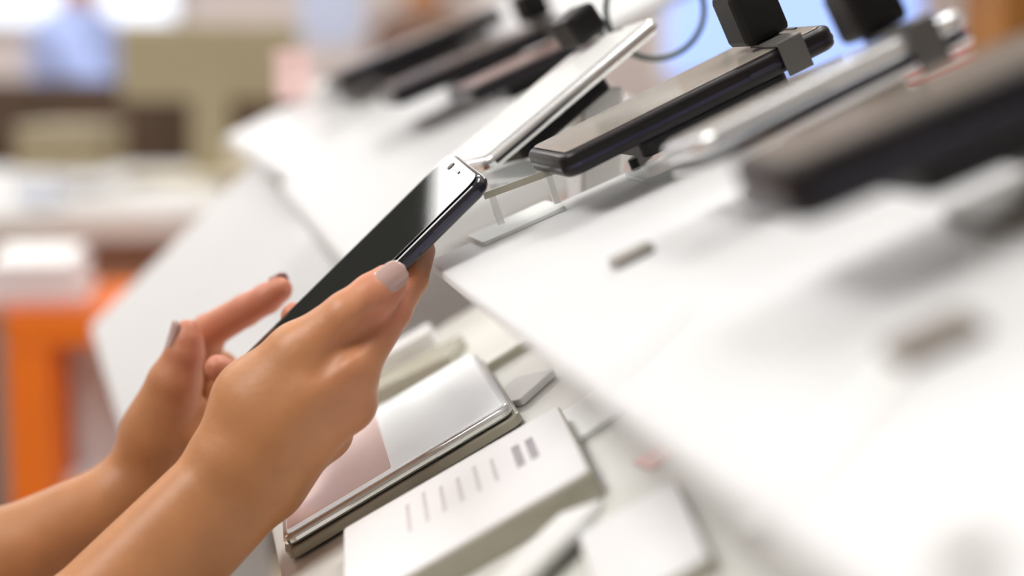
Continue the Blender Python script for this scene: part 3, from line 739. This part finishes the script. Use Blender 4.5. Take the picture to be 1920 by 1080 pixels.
# blue backlit screen, striped box and brown pillar at the right
li = P(150, 44, 5.9)
t = thing('light_box', 'bright ice-white backlit panel behind the far person in pale blue', 'light box', T(li.x, 6.19, li.z))
mesh_obj('lit_face', box_bm(-.6, .32, -.06, -.051, 0, .5), ICEM, t)
mesh_obj('housing', box_bm(-.61, .33, -.05, -.001, -.01, .51, .004), WHITE, t)
bs = P(1490, 95, 3.4)
t = thing('light_box', 'pale blue backlit screen on a floor post behind the black phones', 'light box', T(bs.x, bs.y, 0))
mesh_obj('lit_face', box_bm(-.26, .26, -.011, -.001, bs.z-.05, bs.z+.45), BLUEM, t)
mesh_obj('housing', box_bm(-.265, .265, 0, .05, bs.z-.055, bs.z+.455, .004), WHITE, t)
mesh_obj('post', box_bm(-.04, .04, .01, .05, .02, bs.z-.056), GREY, t)
mesh_obj('foot', plate_bm(.4, .3, .03, 0, .02, .004), GREY, t)
wp = P(1060, 100, 3.0)
bp_ = P(1930, 100, 1.8)
t = thing('wooden_post', 'orange-brown wooden post at the top right corner', 'post', T(bp_.x, bp_.y, 0))
mesh_obj('shaft', box_bm(-.055, .07, -.05, .05, .04, 2.2, .008), mat('orange_brown_wood', (0.36, 0.15, 0.03), 0.45, var=0.25, scale=7), t)
mesh_obj('plinth', box_bm(-.07, .085, -.065, .065, 0, .04, .006), BROWN, t)
rp = P(1750, 140, 1.5)
RED = mat('coral_red', (0.70, 0.13, 0.10), 0.45); BLUSH = mat('blush_white', (0.84, 0.70, 0.69), 0.45)
mw = frame(P(1740, 185, 1.5), RGT*0.85+UPV*0.35, FWD)
t = thing('striped_carton', 'red and blush striped carton behind the nearest phone', 'box', mw)
mesh_obj('body', box_bm(-.05, .05, 0, .05, 0, .055, .003), BLUSH, t)
for k in range(3): mesh_obj('red_band', box_bm(-.045+.022*k, .051, -.0012, .0512, .004+.017*k, .012+.017*k, .001), RED, t)
ps = P(1700, 330, 1.5)
pb = mw @ Vector((0, .025, 0)); zl = min((mw @ Vector((x, y, 0))).z for x in (-.05, .05) for y in (0, .05))
pd = thing('pedestal', 'white pedestal under the red and blush striped carton', 'pedestal', T(pb.x, pb.y, 0))
mesh_obj('column', box_bm(-.04, .04, -.03, .03, .021, zl-.006, .003), WHITE, pd)
mesh_obj('foot', plate_bm(.16, .14, .01, 0, .02, .003), WHITE, pd)
mesh_obj('cap', box_bm(-.05, .05, -.035, .035, zl-.0055, zl-.001, .001), WHITE, pd)

# people far behind
def figure(name, label, base, rz, shirtc, trouserc, hairc, pose, sleeve=1.0):
    t = thing(name, label, 'person', T(*base) @ Matrix.Rotation(math.radians(rz), 4, 'Z'))
    v = lambda *a: np.array(a, float)
    arms = pose
    b = SDF(.03)
    b.group(.03).chain([(v(0,0,1.36), .06), (v(.01,0,1.50), .055)]).cone(v(0,0,1.60), .085, v(.015,0,1.66), .095).cone(v(.09,0,1.585), .012, v(.075,0,1.63), .008)
    b.cone(v(0,.0,1.2), .09, v(0,0,1.36), .07)
    for sh, el, wr, hd in arms: b.chain([(v(*sh), .045), (v(*el), .04), (v(*wr), .028), (v(*hd), .034)])
    V, F = b.mesh(.014, 1); sdf_obj('body', V, F, Matrix.Identity(4), SKIN, t)
    s_ = SDF(.05); s_.group(.05).cone(v(0,.06,.98), .13, v(0,.05,1.32), .135).cone(v(0,-.06,.98), .13, v(0,-.05,1.32), .135).cone(v(0,.17,1.37), .06, v(0,-.17,1.37), .06)
    for sh, el, wr, hd in arms:
        e = v(*el) if sleeve <= 1 else v(*el); s_.cone(v(*sh), .075, e, .062)
        if sleeve > 1: s_.cone(e, .062, v(*wr), .05)
    V, F = s_.mesh(.014, 1); sdf_obj('shirt', V, F, Matrix.Identity(4), shirtc, t)
    tr = SDF(.03); tr.group(.03).cone(v(0,.07,.95), .135, v(0,-.07,.95), .135)
    for y in (.09, -.09): tr.chain([(v(0,y,.9), .11), (v(.02,y,.5), .075), (v(0,y,.09), .06)])
    V, F = tr.mesh(.016, 1); sdf_obj('trousers', V, F, Matrix.Identity(4), trouserc, t)
    for y in (.09, -.09):
        f = SDF(.02); f.group(.02).cone(v(-.04,y,.045), .045, v(.16,y,.035), .035); V, F = f.mesh(.012, 1); sdf_obj('shoe', V, F, Matrix.Identity(4), BLACK, t)
    h = SDF(.03); h.group(.03).cone(v(-.02,0,1.66), .105, v(-.005,0,1.69), .10).cone(v(-.06,0,1.58), .07, v(-.03,0,1.66), .1)
    V, F = h.mesh(.012, 1); sdf_obj('hair', V, F, Matrix.Identity(4), hairc, t)
    return t
BLUESH = mat('pale_blue_cotton', (0.45, 0.56, 0.95), 0.8, var=0.04)
DKTR = mat('dark_trousers', (0.03, 0.02, 0.018), 0.8)
HAIR = mat('dark_brown_hair', (0.05, 0.03, 0.02), 0.6)
g = P(150, 190, 5.0)
figure('person', 'far person in a pale blue shirt and dark trousers left of the monitor', (g.x, g.y, 0), -8, BLUESH, DKTR, HAIR,
       [((0,.19,1.36), (.02,.24,1.12), (.12,.23,.93), (.16,.22,.85)), ((.0,-.19,1.36), (.13,-.24,1.14), (.16,-.22,1.09), (.27,-.16,1.12))], sleeve=2)
g = P(800, 100, 5.0)
figure('person', 'far person in a brown jacket with pale blue sleeve behind the far phones', (g.x, g.y, 0), 200, mat('brown_jacket', (0.16, 0.09, 0.06), 0.8), DKTR, HAIR,
       [((0,.19,1.36), (.05,.23,1.10), (.2,.2,.95), (.27,.18,.92)), ((.0,-.19,1.36), (.05,-.24,1.12), (.2,-.2,1.0), (.28,-.18,1.0))], sleeve=1)
bpy.context.view_layer.update()
